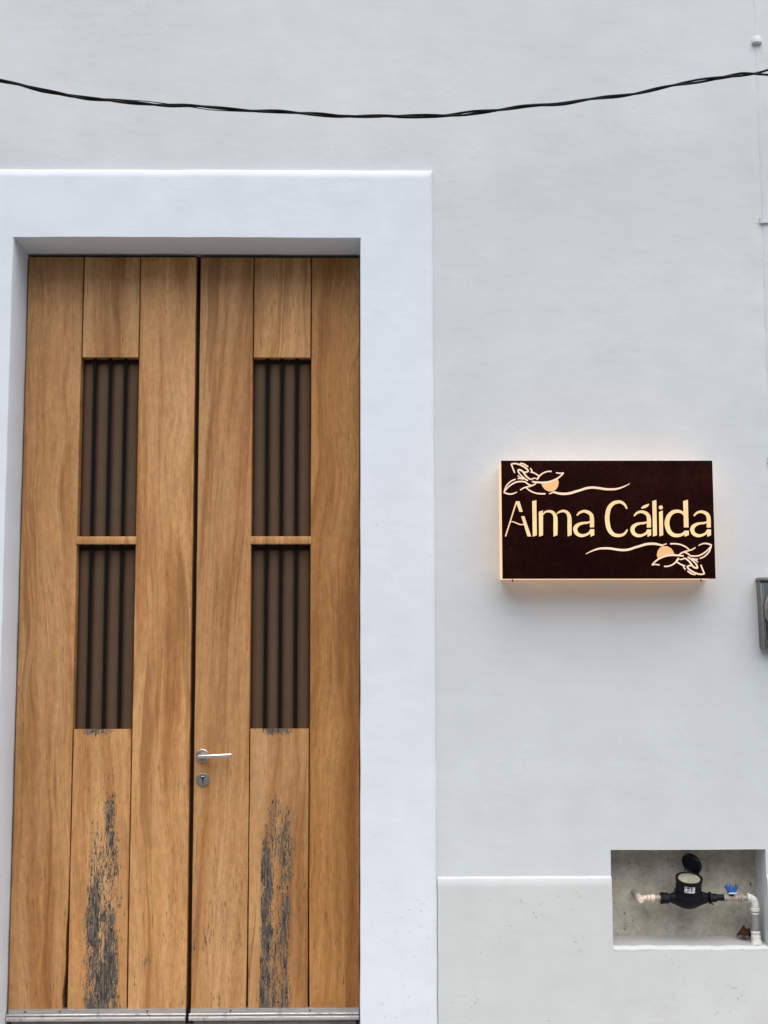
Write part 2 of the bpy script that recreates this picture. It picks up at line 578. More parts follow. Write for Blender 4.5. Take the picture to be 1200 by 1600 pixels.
# ------------------------------------------------------------------ unseen house behind the camera, added and sized to shade door top and lintel
def added_house_across():
    t = empty('house', (0, -9.4, 0), 'unseen low cream house across the street, added to shade the door top', 'house')
    box('wall', 'cream_paint', t, -14, 14, -13.0, -9.4, -0.4, 4.7)
    box('cornice', 'surround', t, -14.1, 14.1, -9.398, -9.25, 4.4, 4.6, .02)
    for k in range(-4, 5):
        x = k * 3.0
        for z0, z1, nm in ((0.0, 2.7, 'door') if k % 2 == 0 else (0.9, 2.6, 'window'),):
            f = box(nm, 'surround', t, x - .75, x + .75, -9.398, -9.34, z0, z1 + .15, .01)
            box('shutter', 'dark_wood', f, x - .58, x + .58, -9.338, -9.30, z0 + (.0 if nm == 'door' else .1), z1, .01)


added_house_across()

# ------------------------------------------------------------------ house front
OX0, OX1, OZ = -1.410, -0.028, 3.256         # door opening
SX0, SX1, SZ = -1.704, 0.266, 3.541          # outside of the moulded surround
NX0, NX1, NZ0, NZ1 = 0.932, 1.527, 0.484, 0.853   # meter niche
house = empty('house', (0, 0, 0), 'pale grey plastered house front with a white door surround and low plinth', 'house')


def wall_part():
    xs = breaks(-6, 6, 0.5, [-2.0, 2.1, SX0 + .04, SX1 - .04, NX0, NX1])
    xs = breaks(-6, -2.0, 0.5, []) + breaks(-2.0, 2.1, 0.03, [SX0 + .04, SX1 - .04, NX0, NX1])[1:] + breaks(2.1, 6, 0.5, [])[1:]
    zs = breaks(-0.05, 4.6, 0.03, [SZ - .04, NZ0, NZ1]) + breaks(4.6, 7.0, 0.4, [])[1:]
    bm = sheet(xs, zs, [(SX0 + .04, SX1 - .04, -1, SZ - .04), (NX0, NX1, NZ0, NZ1)], 0.0, 0.0022, 0.0012)
    for v in bm.verts:                       # old chase for the conduit, filled by hand
        if v.co.x > 1.53 and 2.1 < v.co.x + 9:
            v.co.y -= 0.004 + jit(v.co.x, 1, v.co.z, 14, 0.003)
    skirt(bm, lambda c: [(0, 0.012, 0), (0, 0.30, 0)])
    # back skin
    q = [bm.verts.new(c) for c in ((-6, .34, -.05), (6, .34, -.05), (6, .34, 7), (-6, .34, 7))]
    return bm_done(bm, 'wall', 'wall', house, (0, 0, 0), 40)


wall_part()


def surround_part():
    c = 0.012
    fx0, fx1, fz = SX0 + c, SX1 - c, SZ - c
    ix0, ix1, iz = OX0 - .003, OX1 + .003, OZ + .003
    xs = breaks(fx0, fx1, 0.025, [ix0, ix1])
    zs = breaks(-0.02, fz, 0.025, [iz])
    bm = sheet(xs, zs, [(ix0, ix1, -1, iz)], -0.020, 0.0016, 0.0022)

    def rule(co):
        if co.z < -0.015:
            dz = 0
        d1, d2, d3 = Vector((0, .004, 0)), Vector((0, .27, 0)), Vector((0, 0, 0))
        if co.x < fx0 + .004 or co.x > fx1 - .004 or co.z > fz - .004:
            dx = -c if co.x < fx0 + .004 else (c if co.x > fx1 - .004 else 0)
            dz = c if co.z > fz - .004 else 0
            return [(dx * .85, .010, dz * .85), (dx * .15, .018, dz * .15)]
        dx = .003 if abs(co.x - ix0) < .004 else (-.003 if abs(co.x - ix1) < .004 else 0)
        dz = -.003 if abs(co.z - iz) < .004 else 0
        if dx == 0 and dz == 0:
            return None
        return [(dx, .004, dz), (0, .262, 0)]
    skirt(bm, rule)
    return bm_done(bm, 'door_surround', 'surround', house, (0, 0, 0), 50)


surround_part()


def plinth_part(x0, x1, notch):
    xs = breaks(x0, x1, 0.03 if x1 < 3 else 0.06, [NX0, NX1])
    zs = breaks(-0.02, 0.747, 0.03, [NZ0 - .006])
    holes = [(NX0, NX1, NZ0 - .006, 2)] if notch else []
    bm = sheet(xs, zs, holes, -0.011, 0.0018, 0.0012)

    def rule(co):
        if co.z < -.01:
            return None
        if co.z > 0.744:
            return [(0, .004, .005), (0, .010, .006)]
        return [(0, .004, 0), (0, .010, 0)]
    skirt(bm, rule)
    return bm_done(bm, 'plinth', 'plinth', house, (x0, 0, 0), 50)


plinth_part(SX1 + .001, 2.6, True)
plinth_part(-4.0, SX0 - .001, False)


def niche_part():
    bm = bmesh.new()
    e = 0.001
    D_ = 0.135
    def quadgrid(f, nu, nv):
        g = [[bm.verts.new(f(i / nu, k / nv)) for k in range(nv + 1)] for i in range(nu + 1)]
        for i in range(nu):
            for k in range(nv):
                bm.faces.new((g[i][k], g[i + 1][k], g[i + 1][k + 1], g[i][k + 1]))
    x0, x1, z0, z1 = NX0 - e, NX1 + e, NZ0 - e, NZ1 + e
    jj = lambda x, z: jit(x, 2, z, 9, .006) + jit(x, 7, z, 30, .002)
    quadgrid(lambda u, v: (x0 + u * (x1 - x0), D_ + jj(x0 + u * (x1 - x0), z0 + v * (z1 - z0)), z0 + v * (z1 - z0)), 40, 26)
    o = bm_done(bm, 'meter_niche', 'concrete', house, (NX0, 0, NZ0), 180)
    # painted sill with a rounded, hand-made nose
    bm = bmesh.new()
    full = [(D_ + .02, .500), (D_ - .01, .496), (.06, .492), (.012, .488), (-.006, .4855), (-.0125, .481), (-.0135, .475), (-.0115, .469), (.01, .467)]
    bm.free()
    xs = breaks(NX0 + .001, NX1 - .001, .015, [])
    for name, mat, prof in (('niche_sill', 'sill', full[:4]), ('sill_nose', 'plinth', full[3:])):
        bm = bmesh.new()
        rows = []
        for x in xs:
            w = .006 + jit(x, 1, 1, 11, .004) + jit(x, 4, 1, 34, .003)
            rows.append([bm.verts.new((x, y if y > .03 else y + w * .5, z + w)) for y, z in prof])
        for a_, b_ in zip(rows, rows[1:]):
            for k in range(len(prof) - 1):
                bm.faces.new((a_[k], b_[k], b_[k + 1], a_[k + 1]))
        bm_done(bm, name, mat, house, (NX0, 0, NZ0), 180)


niche_part()
box('door_step', 'pavement', house, OX0 + .004, OX1 - .004, -0.012, 0.34, -0.02, 0.148, .008)


def frame_part():
    bm = bmesh.new()
    add_box(bm, OX0 + .001, OX1 - .001, .232, .30, 3.2425, 3.2545)
    add_box(bm, OX0 + .001, OX0 + .004, .232, .30, .15, 3.2425)
    add_box(bm, OX1 - .004, OX1 - .001, .232, .30, .15, 3.2425)
    add_box(bm, OX0 + .001, OX1 - .001, .262, .30, .15, 3.2425)
    bm_done(bm, 'door_frame', 'dark_wood', house, (OX0, .23, .15), 30)


frame_part()

# ------------------------------------------------------------------ the two door leaves
DY = 0.19           # face of the planks
ZB, ZT = 0.222, 3.240


def plank(parent, mat, xl, xr, z0, z1, lean_l=None, lean_r=None, dy=0.0, th=0.05, seed=0):
    """one board lofted along its length so the edges are a little uneven; lean: function z -> extra x"""
    bm = bmesh.new()
    n_ = max(6, int((z1 - z0) / 0.05))
    rows = []
    c = 0.0028
    for i in range(n_ + 1):
        z = z0 + (z1 - z0) * i / n_
        l = xl + jit(seed, xl, z, 5, .0009) + (lean_l(z) if lean_l else 0)
        r_ = xr + jit(seed + 4, xr, z, 5, .0009) + (lean_r(z) if lean_r else 0)
        y = DY + dy + jit(seed, 2, z, 1.2, .0012)
        rows.append([bm.verts.new(p) for p in ((l, DY + th, z), (l, y + c, z), (l + c * .4, y + c * .3, z), (l + c, y, z),
                                              (r_ - c, y, z), (r_ - c * .4, y + c * .3, z), (r_, y + c, z), (r_, DY + th, z))])
    for a_, b_ in zip(rows, rows[1:]):
        for k in range(7):
            bm.faces.new((a_[k], a_[k + 1], b_[k + 1], b_[k]))
        bm.faces.new((a_[7], a_[0], b_[0], b_[7]))
    bm.faces.new(rows[0])
    bm.faces.new(rows[-1][::-1])
    return bm_done(bm, 'plank', mat, parent, ((xl + xr) / 2, DY, z0), 25)


def window_bars(parent, xs, z0, z1):
    for x in xs:
        pts = [(x + jit(x, 1, z0 + t * (z1 - z0), 2, .001), .2180, z0 + t * (z1 - z0)) for t in [i / 8 for i in range(9)]]
        tube('window_bar', 'black_metal', parent, pts, .0066, 10)


def slat(parent, x0, x1, z0, z1):
    """one gently rounded shutter slat"""
    bm = bmesh.new()
    n_ = 10
    rows = []
    for z in (z0, z1):
        r_ = [bm.verts.new((x0, DY + .052, z))]
        for i in range(n_ + 1):
            u = i / n_ * 2 - 1
            r_.append(bm.verts.new((x0 + (x1 - x0) * i / n_, DY + .0395 + .0115 * abs(u) ** 3, z)))
        rows.append(r_ + [bm.verts.new((x1, DY + .052, z))])
    a_, b_ = rows
    for k in range(len(a_)):
        m = (k + 1) % len(a_)
        bm.faces.new((a_[k], a_[m], b_[m], b_[k]))
    bm.faces.new(a_[::-1])
    bm.faces.new(b_)
    return bm_done(bm, 'window_slat', 'panel', parent, ((x0 + x1) / 2, DY + .045, z0), 50)


def crack(z_start, amt):
    def f(z):
        t = max(0.0, (z_start - z) / (z_start - ZB))
        return amt * t ** 1.4 * (0.75 + 0.5 * noise.noise(Vector((z * 9, amt * 50, 1))))
    return f


def leaf(xs, mats, bars, label):
    """xs: six x edges of the three board columns"""
    x0, x1 = xs[0], xs[5]
    bm = bmesh.new()
    add_box(bm, x0 + .003, x1 - .003, DY + .0515, DY + .066, ZB - .01, ZT)
    lf = bm_done(bm, 'door_leaf', 'dark_wood', house, ((x0 + x1) / 2, DY + .05, ZB), 30)
    lf['label'] = label
    plank(lf, mats[0], xs[0], xs[1], ZB, ZT, lean_r=crack(.78, mats[5]), seed=1 + x0)
    plank(lf, mats[1], xs[2], xs[3], 2.818, ZT, dy=.0012, seed=2 + x0)
    plank(lf, mats[2], xs[2], xs[3], ZB, 1.302, dy=.0012, seed=3 + x0)
    plank(lf, mats[3], xs[4], xs[5], ZB, ZT, seed=4 + x0, lean_l=crack(.7, mats[6]))
    w0, w1 = xs[1] + .001, xs[4] - .001
    eds = [w0] + list(bars) + [w1]
    for z0, z1 in ((1.296, 2.022), (2.079, 2.797)):
        for a_, b_ in zip(eds, eds[1:]):
            slat(lf, a_ + (.003 if a_ != w0 else 0), b_ - (.003 if b_ != w1 else 0), z0, z1)
    window_bars(lf, bars, 1.304, 2.822)
    bm = bmesh.new()
    add_box(bm, xs[1] - .003, xs[4] + .003, DY - .004, DY + .040, 2.045, 2.0765, .0022)
    bm_done(bm, 'window_rail', mats[4], lf, ((w0 + w1) / 2, DY, 2.041), 40)
    # aluminium drip profile along the foot
    prof = [(DY - .001, .2245), (DY - .006, .2235), (DY - .0065, .2075), (DY - .011, .2065), (DY - .013, .2045), (DY - .013, .2025), (DY - .0085, .2015),
            (DY - .0085, .1990), (DY - .016, .1965), (DY - .019, .1900), (DY - .019, .1835), (DY - .016, .1805), (DY + .02, .1805), (DY + .02, .2245)]
    bm = bmesh.new()
    rows = []
    e0, e1 = (x0 + .004, x1 - .001) if x0 < -1 else (x0 + .001, x1 - .002)
    for x in (e0, e0 + .003, e1 - .003, e1):
        rows.append([bm.verts.new((x - (.006 if (y < DY - .008 and x < -.6 and x < e0 + .001) else 0), y, z)) for y, z in prof])
    for a_, b_ in zip(rows, rows[1:]):
        for k in range(len(prof)):
            bm.faces.new((a_[k], a_[(k + 1) % len(prof)], b_[(k + 1) % len(prof)], b_[k]))
    bm.faces.new(rows[0])
    bm.faces.new(rows[-1][::-1])
    bm_done(bm, 'drip_strip', 'alu', lf, (e0, DY, .18), 25)
    for sx in mats[7]:
        bm = bmesh.new()
        add_tube(bm, [(sx, DY - .0045, .2155), (sx, DY - .0085, .2155)], [.0036, .0030], 10)
        bm_done(bm, 'screw', 'gap', lf, (sx, DY, .2155), 40)
    box('door_sweep', 'sweep', lf, x0 + .012, x1 - (.004 if x0 < -1 else .012), DY + .001, DY + .030, .150, .1800, .002)
    return lf


left_leaf = leaf((-1.404, -1.178, -1.1735, -0.943, -0.9395, -0.7095), ('wood', 'wood', 'wood_worn_a', 'wood_low', 'wood', -.019, .003, (-1.335, -1.20, -.86)),
                 (-1.125, -1.0615, -.999), 'wooden door leaf without a handle, grey weathered streak down its middle board')
right_leaf = leaf((-0.6915, -0.4725, -0.469, -0.2345, -0.2305, -0.0320), ('wood_low', 'wood', 'wood_worn_b', 'wood_warm', 'wood', -.005, .004, (-.535, -.225)),
                  (-.4125, -.3525, -.2905), 'wooden door leaf carrying the steel lever handle and keyhole')


def lever():
    bm = bmesh.new()
    cx, cz = -.6575, 1.198
    add_tube(bm, [(cx, DY, cz), (cx, DY - .006, cz), (cx, DY - .009, cz)], [.0265, .0265, .0235], 32)
    add_tube(bm, [(cx, DY - .008, cz), (cx, DY - .046, cz)], .0095, 20)
    pts = [(cx - .012, DY - .050, cz + .0005), (cx - .008, DY - .052, cz + .0005), (cx + .06, DY - .052, cz + .003), (cx + .118, DY - .050, cz + .006), (cx + .121, DY - .050, cz + .006)]
    add_tube(bm, pts, [.0075, .0092, .0092, .0092, .0078], 20)
    bm_done(bm, 'lever_handle', 'steel', right_leaf, (cx, DY, cz), 35)
    cz = 1.104
    bm = bmesh.new()
    cx = -.6545
    add_tube(bm, [(cx, DY, cz), (cx, DY - .006, cz), (cx, DY - .0085, cz)], [.0265, .0265, .0240], 32)
    bm_done(bm, 'keyhole_plate', 'steel_dark', right_leaf, (cx, DY, cz), 35)
    bm = bmesh.new()
    add_tube(bm, [(cx, DY - .0070, cz + .0075), (cx, DY - .0092, cz + .0075)], .0058, 16)
    add_box(bm, cx - .0022, cx + .0022, DY - .0090, DY - .0070, cz - .013, cz + .005)
    bm_done(bm, 'keyhole', 'gap', right_leaf, (cx, DY, cz), 35)
    bm = bmesh.new()
    add_tube(bm, [(cx - .0055, DY - .0094, cz + .0135), (cx + .0055, DY - .0094, cz + .0135)], .0012, 8)
    bm_done(bm, 'keyhole_cover', 'steel', right_leaf, (cx, DY, cz + .0135), 35)


lever()

# ------------------------------------------------------------------ the lit sign
GX0, GX1, GZ0, GZ1, GY = 0.515, 1.330, 1.8855, 2.3405, -0.133
sign = empty('sign', ((GX0 + GX1) / 2, 0, GZ0), 'dark rusty steel sign with back-lit cream lettering and leaf sprays on the grey wall', 'sign')


def face_plate():
    bm = bmesh.new()
    add_box(bm, GX0, GX1, GY, GY + .004, GZ0, GZ1, .0012)
    bm_done(bm, 'face_plate', 'rust', sign, ((GX0 + GX1) / 2, GY, GZ0), 30)
    bm = bmesh.new()
    add_box(bm, GX0 + .003, GX1 - .003, GY + .0045, -.006, GZ0 + .003, GZ1 - .003, .002)
    bm_done(bm, 'light_box', 'side', sign, ((GX0 + GX1) / 2, -.05, GZ0), 30)
    for x in (GX0 + .05, GX1 - .03):
        tube('fixing_bolt', 'rust', sign, [(x, -.03, GZ0 + .01), (x, -.03, GZ0 - .006)], .0025, 8)


face_plate()


def sp(u, v):
    """drawing coordinates of the sign artwork -> metres on the plate"""
    t = (v - 720.0) / 184.5
    l, r_ = 783 + 2 * t, 1113 + 5 * t
    return GX0 + (u - l) / (r_ - l) * (GX1 - GX0), GZ1 - t * (GZ1 - GZ0)


def cr(pts, n_=7):
    P_ = [Vector(p) for p in pts]
    if len(P_) == 2:
        return P_
    P_ = [P_[0] * 2 - P_[1]] + P_ + [P_[-1] * 2 - P_[-2]]
    out = []
    for i in range(1, len(P_) - 2):
        a_, b_, c_, d_ = P_[i - 1:i + 3]
        for k in range(n_):
            t = k / n_
            out.append(0.5 * ((2 * b_) + (c_ - a_) * t + (2 * a_ - 5 * b_ + 4 * c_ - d_) * t * t + (3 * b_ - a_ - 3 * c_ + d_) * t ** 3))
    return out + [P_[-2]]


LIFT = [0]


def solid(bm, poly2, mi=0):
    """flat acrylic piece pushed through the plate; poly2 = list of 2D outline quads"""
    y0 = GY - .0022 - LIFT[0] * .00012
    LIFT[0] = (LIFT[0] + 1) % 8
    for q in poly2:
        f = [bm.verts.new((x, y0, z)) for x, z in q]
        b_ = [bm.verts.new((x, GY + .001, z)) for x, z in q]
        bm.faces.new(f).material_index = mi
        k = len(q)
        for i in range(k):
            bm.faces.new((f[i], f[(i + 1) % k], b_[(i + 1) % k], b_[i])).material_index = mi


def ribbon(bm, pts, width, T, mi=0):
    """pts in drawing coordinates through T; width in the same units, single or (start, ..., end)"""
    c_ = cr([T(p) for p in pts])
    n_ = len(c_)
    if not isinstance(width, (tuple, list)):
        width = (width, width)
    L, Q = [], []
    for i, p in enumerate(c_):
        t = (c_[min(i + 1, n_ - 1)] - c_[max(i - 1, 0)])
        t = t.normalized() if t.length else Vector((1, 0))
        nv = Vector((-t.y, t.x))
        s = i / (n_ - 1) * (len(width) - 1)
        k = min(int(s), len(width) - 2)
        w = (width[k] + (width[k + 1] - width[k]) * (s - k)) / 2
        L.append(p + nv * w)
        Q.append(p - nv * w)
    y0 = GY - .0022 - LIFT[0] * .00012
    LIFT[0] = (LIFT[0] + 1) % 8
    fr, bk = [], []
    for l, q in zip(L, Q):
        a_, b_ = sp(*l), sp(*q)
        fr.append((bm.verts.new((a_[0], y0, a_[1])), bm.verts.new((b_[0], y0, b_[1]))))
        bk.append((bm.verts.new((a_[0], GY + .001, a_[1])), bm.verts.new((b_[0], GY + .001, b_[1]))))
    for i in range(n_ - 1):
        for f in ((fr[i][0], fr[i + 1][0], fr[i + 1][1], fr[i][1]), (fr[i][0], bk[i][0], bk[i + 1][0], fr[i + 1][0]), (fr[i][1], fr[i + 1][1], bk[i + 1][1], bk[i][1])):
            bm.faces.new(f).material_index = mi
    for i in (0, n_ - 1):
        bm.faces.new((fr[i][0], fr[i][1], bk[i][1], bk[i][0])).material_index = mi


TA = lambda p: Vector((780 + p[0] / 7.5, 770 + p[1] / 7.5))
TB = lambda p: Vector((940 + p[0] / 6.667, 770 + p[1] / 6.667))
TC = lambda p: Vector((780 + p[0] / 10.0, 715 + p[1] / 10.0))
TD = lambda p: Vector((880 + p[0] / 10.0, 715 + p[1] / 10.0))


def letter(T, k, ribs=(), polys=(), disc=None):
    """k = drawing units per picture unit of the crop the letter was measured in"""
    bm = bmesh.new()
    for pts, w in ribs:
        w = [q / k for q in w] if isinstance(w, (tuple, list)) else w / k
        ribbon(bm, pts, w, T)
    for poly in polys:
        solid(bm, [[sp(*T(p)) for p in poly]])
    if disc:
        (cx, cy), r_ = disc
        solid(bm, [[sp(*T((cx + r_ * math.cos(i * math.pi / 10), cy + r_ * math.sin(i * math.pi / 10)))) for i in range(20)]])
    c = sum((v.co for v in bm.verts), Vector()) / len(bm.verts)
    return bm_done(bm, 'letter', 'letter', sign, tuple(c), 30)


# A l m a
letter(TA, 7.5, [([(72, 515), (200, 112)], (13, 16)), ([(128, 348), (160, 345), (205, 362), (245, 377), (286, 376)], (10, 13, 12))],
       [[(192, 105), (236, 105), (273, 228), (236, 228)], [(256, 280), (293, 280), (372, 516), (330, 516)]])
letter(TA, 7.5, [], [[(385, 104), (433, 92), (438, 503), (392, 518)]])
letter(TA, 7.5, [([(510, 262), (535, 232), (575, 222), (620, 232), (648, 268), (657, 310), (657, 400)], (12, 24, 32, 44, 48)),
                 ([(672, 252), (700, 232), (740, 219), (782, 228), (810, 262), (821, 310), (821, 400)], (12, 24, 32, 44, 48))],
       [[(462, 228), (510, 212), (510, 503), (465, 518)], [(633, 399), (681, 399), (680, 500), (635, 517)], [(797, 399), (845, 399), (845, 500), (800, 517)]])


def small_a(T, k, ox, oy, s, shear=0):
    f = lambda p: T((ox + p[0] * s, oy + p[1] * s))
    letter(f, k / s, [([(908, 272), (938, 240), (985, 222), (1035, 232), (1072, 262), (1084, 310), (1084, 410)], (16, 26, 32, 40, 46, 48)),
                      ([(1062, 345), (1030, 356), (985, 360), (938, 372), (900, 400), (888, 435), (905, 480), (950, 505), (1000, 502), (1050, 478), (1075, 445)],
                       (20, 24, 26, 34, 46, 48, 42, 36, 30, 26, 30))],
           [[(1064, 432), (1110, 432), (1110, 502), (1068, 520)]])


small_a(TA, 7.5, 0, 0, 1.0)
# C a l i d a
letter(TB, 6.667, [([(262, 172), (238, 130), (205, 105), (165, 100), (115, 118), (75, 165), (57, 240), (58, 310), (75, 385), (115, 435), (165, 450), (215, 443), (245, 420), (266, 388)],
                    (14, 22, 28, 32, 38, 44, 46, 46, 44, 38, 32, 28, 22, 12))])
SA = 0.868
small_a(TB, 6.667, -461, 8, 0.877)
letter(TB, 6.667, [([(412, 166), (440, 152), (470, 138), (490, 122)], (10, 30, 26, 8))])
letter(TB, 6.667, [], [[(526, 92), (567, 80), (573, 448), (533, 460)]])
letter(TB, 6.667, [], [[(596, 205), (633, 190), (638, 445), (600, 460)]], ((614, 158), 21))
letter(TB, 6.667, [([(862, 240), (835, 210), (790, 197), (740, 208), (700, 245), (680, 300), (681, 350), (700, 405), (740, 442), (790, 450), (835, 440), (870, 412)],
                    (18, 26, 32, 38, 44, 48, 48, 44, 38, 34, 28, 26))],
       [[(848, 92), (895, 78), (903, 366), (855, 366)], [(862, 400), (905, 400), (905, 445), (862, 463)]])
small_a(TB, 6.667, 163, 8, 0.877)


def spray(rot):
    """leaf spray with an amber berry and a long tendril; the second is the first turned half round"""
    def wrap(T):
        if not rot:
            return T
        def g(p):
            q = T(p)
            return Vector((2 * 949.3 - q.x, 2 * 811.3 - q.y))
        return g
    C_, D2 = wrap(TC), wrap(TD)
    bm = bmesh.new()
    lines = [([(240, 245), (215, 180), (185, 105)], 20), ([(185, 105), (250, 98), (330, 120), (410, 165), (450, 212), (425, 232), (385, 232)], (22, 22, 24, 24, 22, 20)),
             ([(320, 92), (380, 105), (450, 150)], (12, 22, 22)), ([(482, 170), (500, 195), (515, 228)], (16, 20, 18)), ([(485, 232), (540, 245), (620, 292)], (16, 20, 18)),
             ([(400, 258), (350, 210), (300, 195), (300, 230), (330, 275), (390, 330), (445, 368)], (20, 26, 24, 22, 20, 22, 20)),
             ([(370, 225), (400, 270), (440, 315), (490, 345), (535, 330), (572, 330)], (24, 24, 22, 20, 18, 16)),
             ([(285, 285), (320, 315), (370, 335)], (14, 20, 22)), ([(285, 335), (330, 332), (380, 345)], (14, 18, 20)),
             ([(255, 342), (180, 378), (110, 450), (75, 545)], 19), ([(80, 535), (160, 450), (250, 395), (330, 380), (400, 385)], (14, 20, 22, 22, 20)),
             ([(70, 550), (130, 572), (200, 575), (275, 545)], (22, 22, 20, 14)), ([(395, 375), (440, 415), (500, 442), (550, 425), (580, 395)], (16, 20, 20, 20, 18)),
             ([(325, 515), (380, 480), (450, 462), (520, 445)], (16, 20, 20, 16)), ([(420, 480), (480, 525), (560, 560), (640, 572), (720, 572)], (14, 20, 20, 22, 22)),
             ([(585, 350), (640, 280), (700, 240), (760, 222), (815, 222)], (30, 22, 20, 20, 20)),
             ([(510, 382), (600, 392), (700, 396), (800, 378), (900, 335), (960, 290), (1000, 245), (960, 252), (885, 243)], (22, 26, 30, 24, 24, 22, 18, 18, 18)),
             ([(775, 572), (810, 562), (840, 545)], (14, 18, 18))]
    for pts, w in lines:
        ribbon(bm, pts, [q / 10 for q in w] if isinstance(w, tuple) else w / 10, C_)
    tail = [(840, 545), (900, 560), (960, 572), (1040, 572), (1110, 562), (1200, 535)]
    tail = [C_(p) for p in tail] + [D2(p) for p in ((280, 512), (360, 485), (460, 475), (560, 485), (660, 500), (780, 502), (860, 490), (950, 458), (1035, 415))]
    ribbon(bm, tail, [q / 10 for q in (26, 34, 36, 34, 34, 32, 26, 10)], lambda p: p)
    o = bm_done(bm, 'leaf_spray', 'vine', sign, tuple(Vector((*sp(*C_((500, 400))),)).to_3d().xzy + Vector((0, GY, 0))), 30)
    bm = bmesh.new()
    pts = [(650, 400), (720, 398), (800, 380), (870, 355), (910, 340), (928, 395), (915, 460), (880, 510), (835, 535), (770, 535), (710, 505), (675, 460)]
    LIFT[0] = 0
    solid(bm, [[sp(*C_(p)) for p in pts]])
    bm_done(bm, 'berry', 'orb', o, (*(lambda q: (q[0], GY, q[1]))(sp(*C_((790, 450)))),), 30)


spray(False)
spray(True)


# ------------------------------------------------------------------ cable across the wall
def cable_line():
    key = [(-4.6, 4.55), (-3.2, 4.20), (-2.2, 3.95), (-1.4, 3.779), (-1.155, 3.729), (-0.911, 3.695), (-0.668, 3.675), (-0.424, 3.665), (-0.228, 3.652), (-0.082, 3.643), (0.065, 3.645),
           (0.309, 3.654), (0.554, 3.676), (0.8, 3.701), (1.047, 3.743), (1.295, 3.791), (1.456, 3.817), (1.543, 3.832), (1.9, 3.90), (2.6, 4.05), (4.6, 4.6)]
    c_ = cr([(x, z) for x, z in key], 10)
    return [Vector((p.x, -.30 if abs(p.x) < 3.4 else -.30 + .29 * (abs(p.x) - 3.4) / 1.2, p.y)) for p in c_]


cable = empty('overhead_cable', (0, -.30, 3.645), 'black twisted cable sagging across the wall above the door surround', 'cable')
line = cable_line()
fine_line = []
for a_, b_ in zip(line, line[1:]):
    fine_line += [a_.lerp(b_, k / 8) for k in range(8)]
fine_line.append(line[-1])


def strand(ph, rate, amp, rad, split=0.0, name='cable_strand', mat='cable', wob=0.0):
    pts = []
    L = 0.0
    for i, p in enumerate(fine_line):
        if i:
            L += (p - fine_line[i - 1]).length
        an = ph + rate * L + 3.2 * noise.noise(Vector((L * 1.3, .4 * ph, 0)))
        s = max(0.0, (p.x - 1.44)) * split
        a2 = amp * (1 + .5 * noise.noise(Vector((L * 3, ph, 5))))
        pts.append(p + Vector((0, math.cos(an) * a2, math.sin(an) * a2 + s + .010 * noise.noise(Vector((L * 2.1, 8, 0))) + .004 * noise.noise(Vector((L * 7.0, 3, 0))) + wob * noise.noise(Vector((L * 2.6, 8, ph))))))
    bm = bmesh.new()
    add_tube(bm, pts, rad, 8)
    bm_done(bm, name, mat, cable, tuple(line[0]), 60)


strand(0.0, 17.0, 0.0038, .0043, .05, wob=.003)
strand(2.9, 17.0, 0.0042, .0044, -.16, wob=.005)
strand(1.4, 8.0, .0062, .0017, .02, wob=.006)

# ------------------------------------------------------------------ painted conduit and electricity meter
conduit = empty('conduit_pipe', (1.602, 0, 1.90), 'wall coloured conduit pipe running up the wall above the grey electricity meter', 'pipe')
tube('pipe', 'wall', conduit, [(1.602, .006, 1.87), (1.600, .009, 2.6), (1.604, .008, 3.4), (1.598, .009, 4.05), (1.600, .009, 6.0)], .0155, 18)
tube('coupling', 'wall', conduit, [(1.5965, -.006, 4.082), (1.5965, -.006, 4.085), (1.597, -.006, 4.102), (1.597, -.005, 4.110)], [.0165, .0205, .0195, .015], 18)


def strap(z):
    bm = bmesh.new()
    pts = []
    for i in range(13):
        t = math.pi * i / 12
        pts.append((1.602 - .0185 * math.cos(t), -.006 - .0120 * math.sin(t)))
    pts = [(1.555, -.003)] + [(1.5835, -.004)] + pts + [(1.6205, -.004), (1.648, -.003)]
    for a_, b_ in zip(pts, pts[1:]):
        f0 = [bm.verts.new((a_[0], a_[1], z)), bm.verts.new((b_[0], b_[1], z)), bm.verts.new((b_[0], b_[1], z + .022)), bm.verts.new((a_[0], a_[1], z + .022))]
        bm.faces.new(f0)
    bmesh.ops.remove_doubles(bm, verts=bm.verts, dist=1e-5)
    bmesh.ops.solidify(bm, geom=bm.faces, thickness=.002)
    bm_done(bm, 'strap', 'wall', conduit, (1.602, 0, z), 40)


strap(3.325)
strap(2.35)

emeter = empty('electricity_meter', (1.605, 0, 1.616), 'grey electricity meter box with round glass cover below the conduit pipe', 'meter')


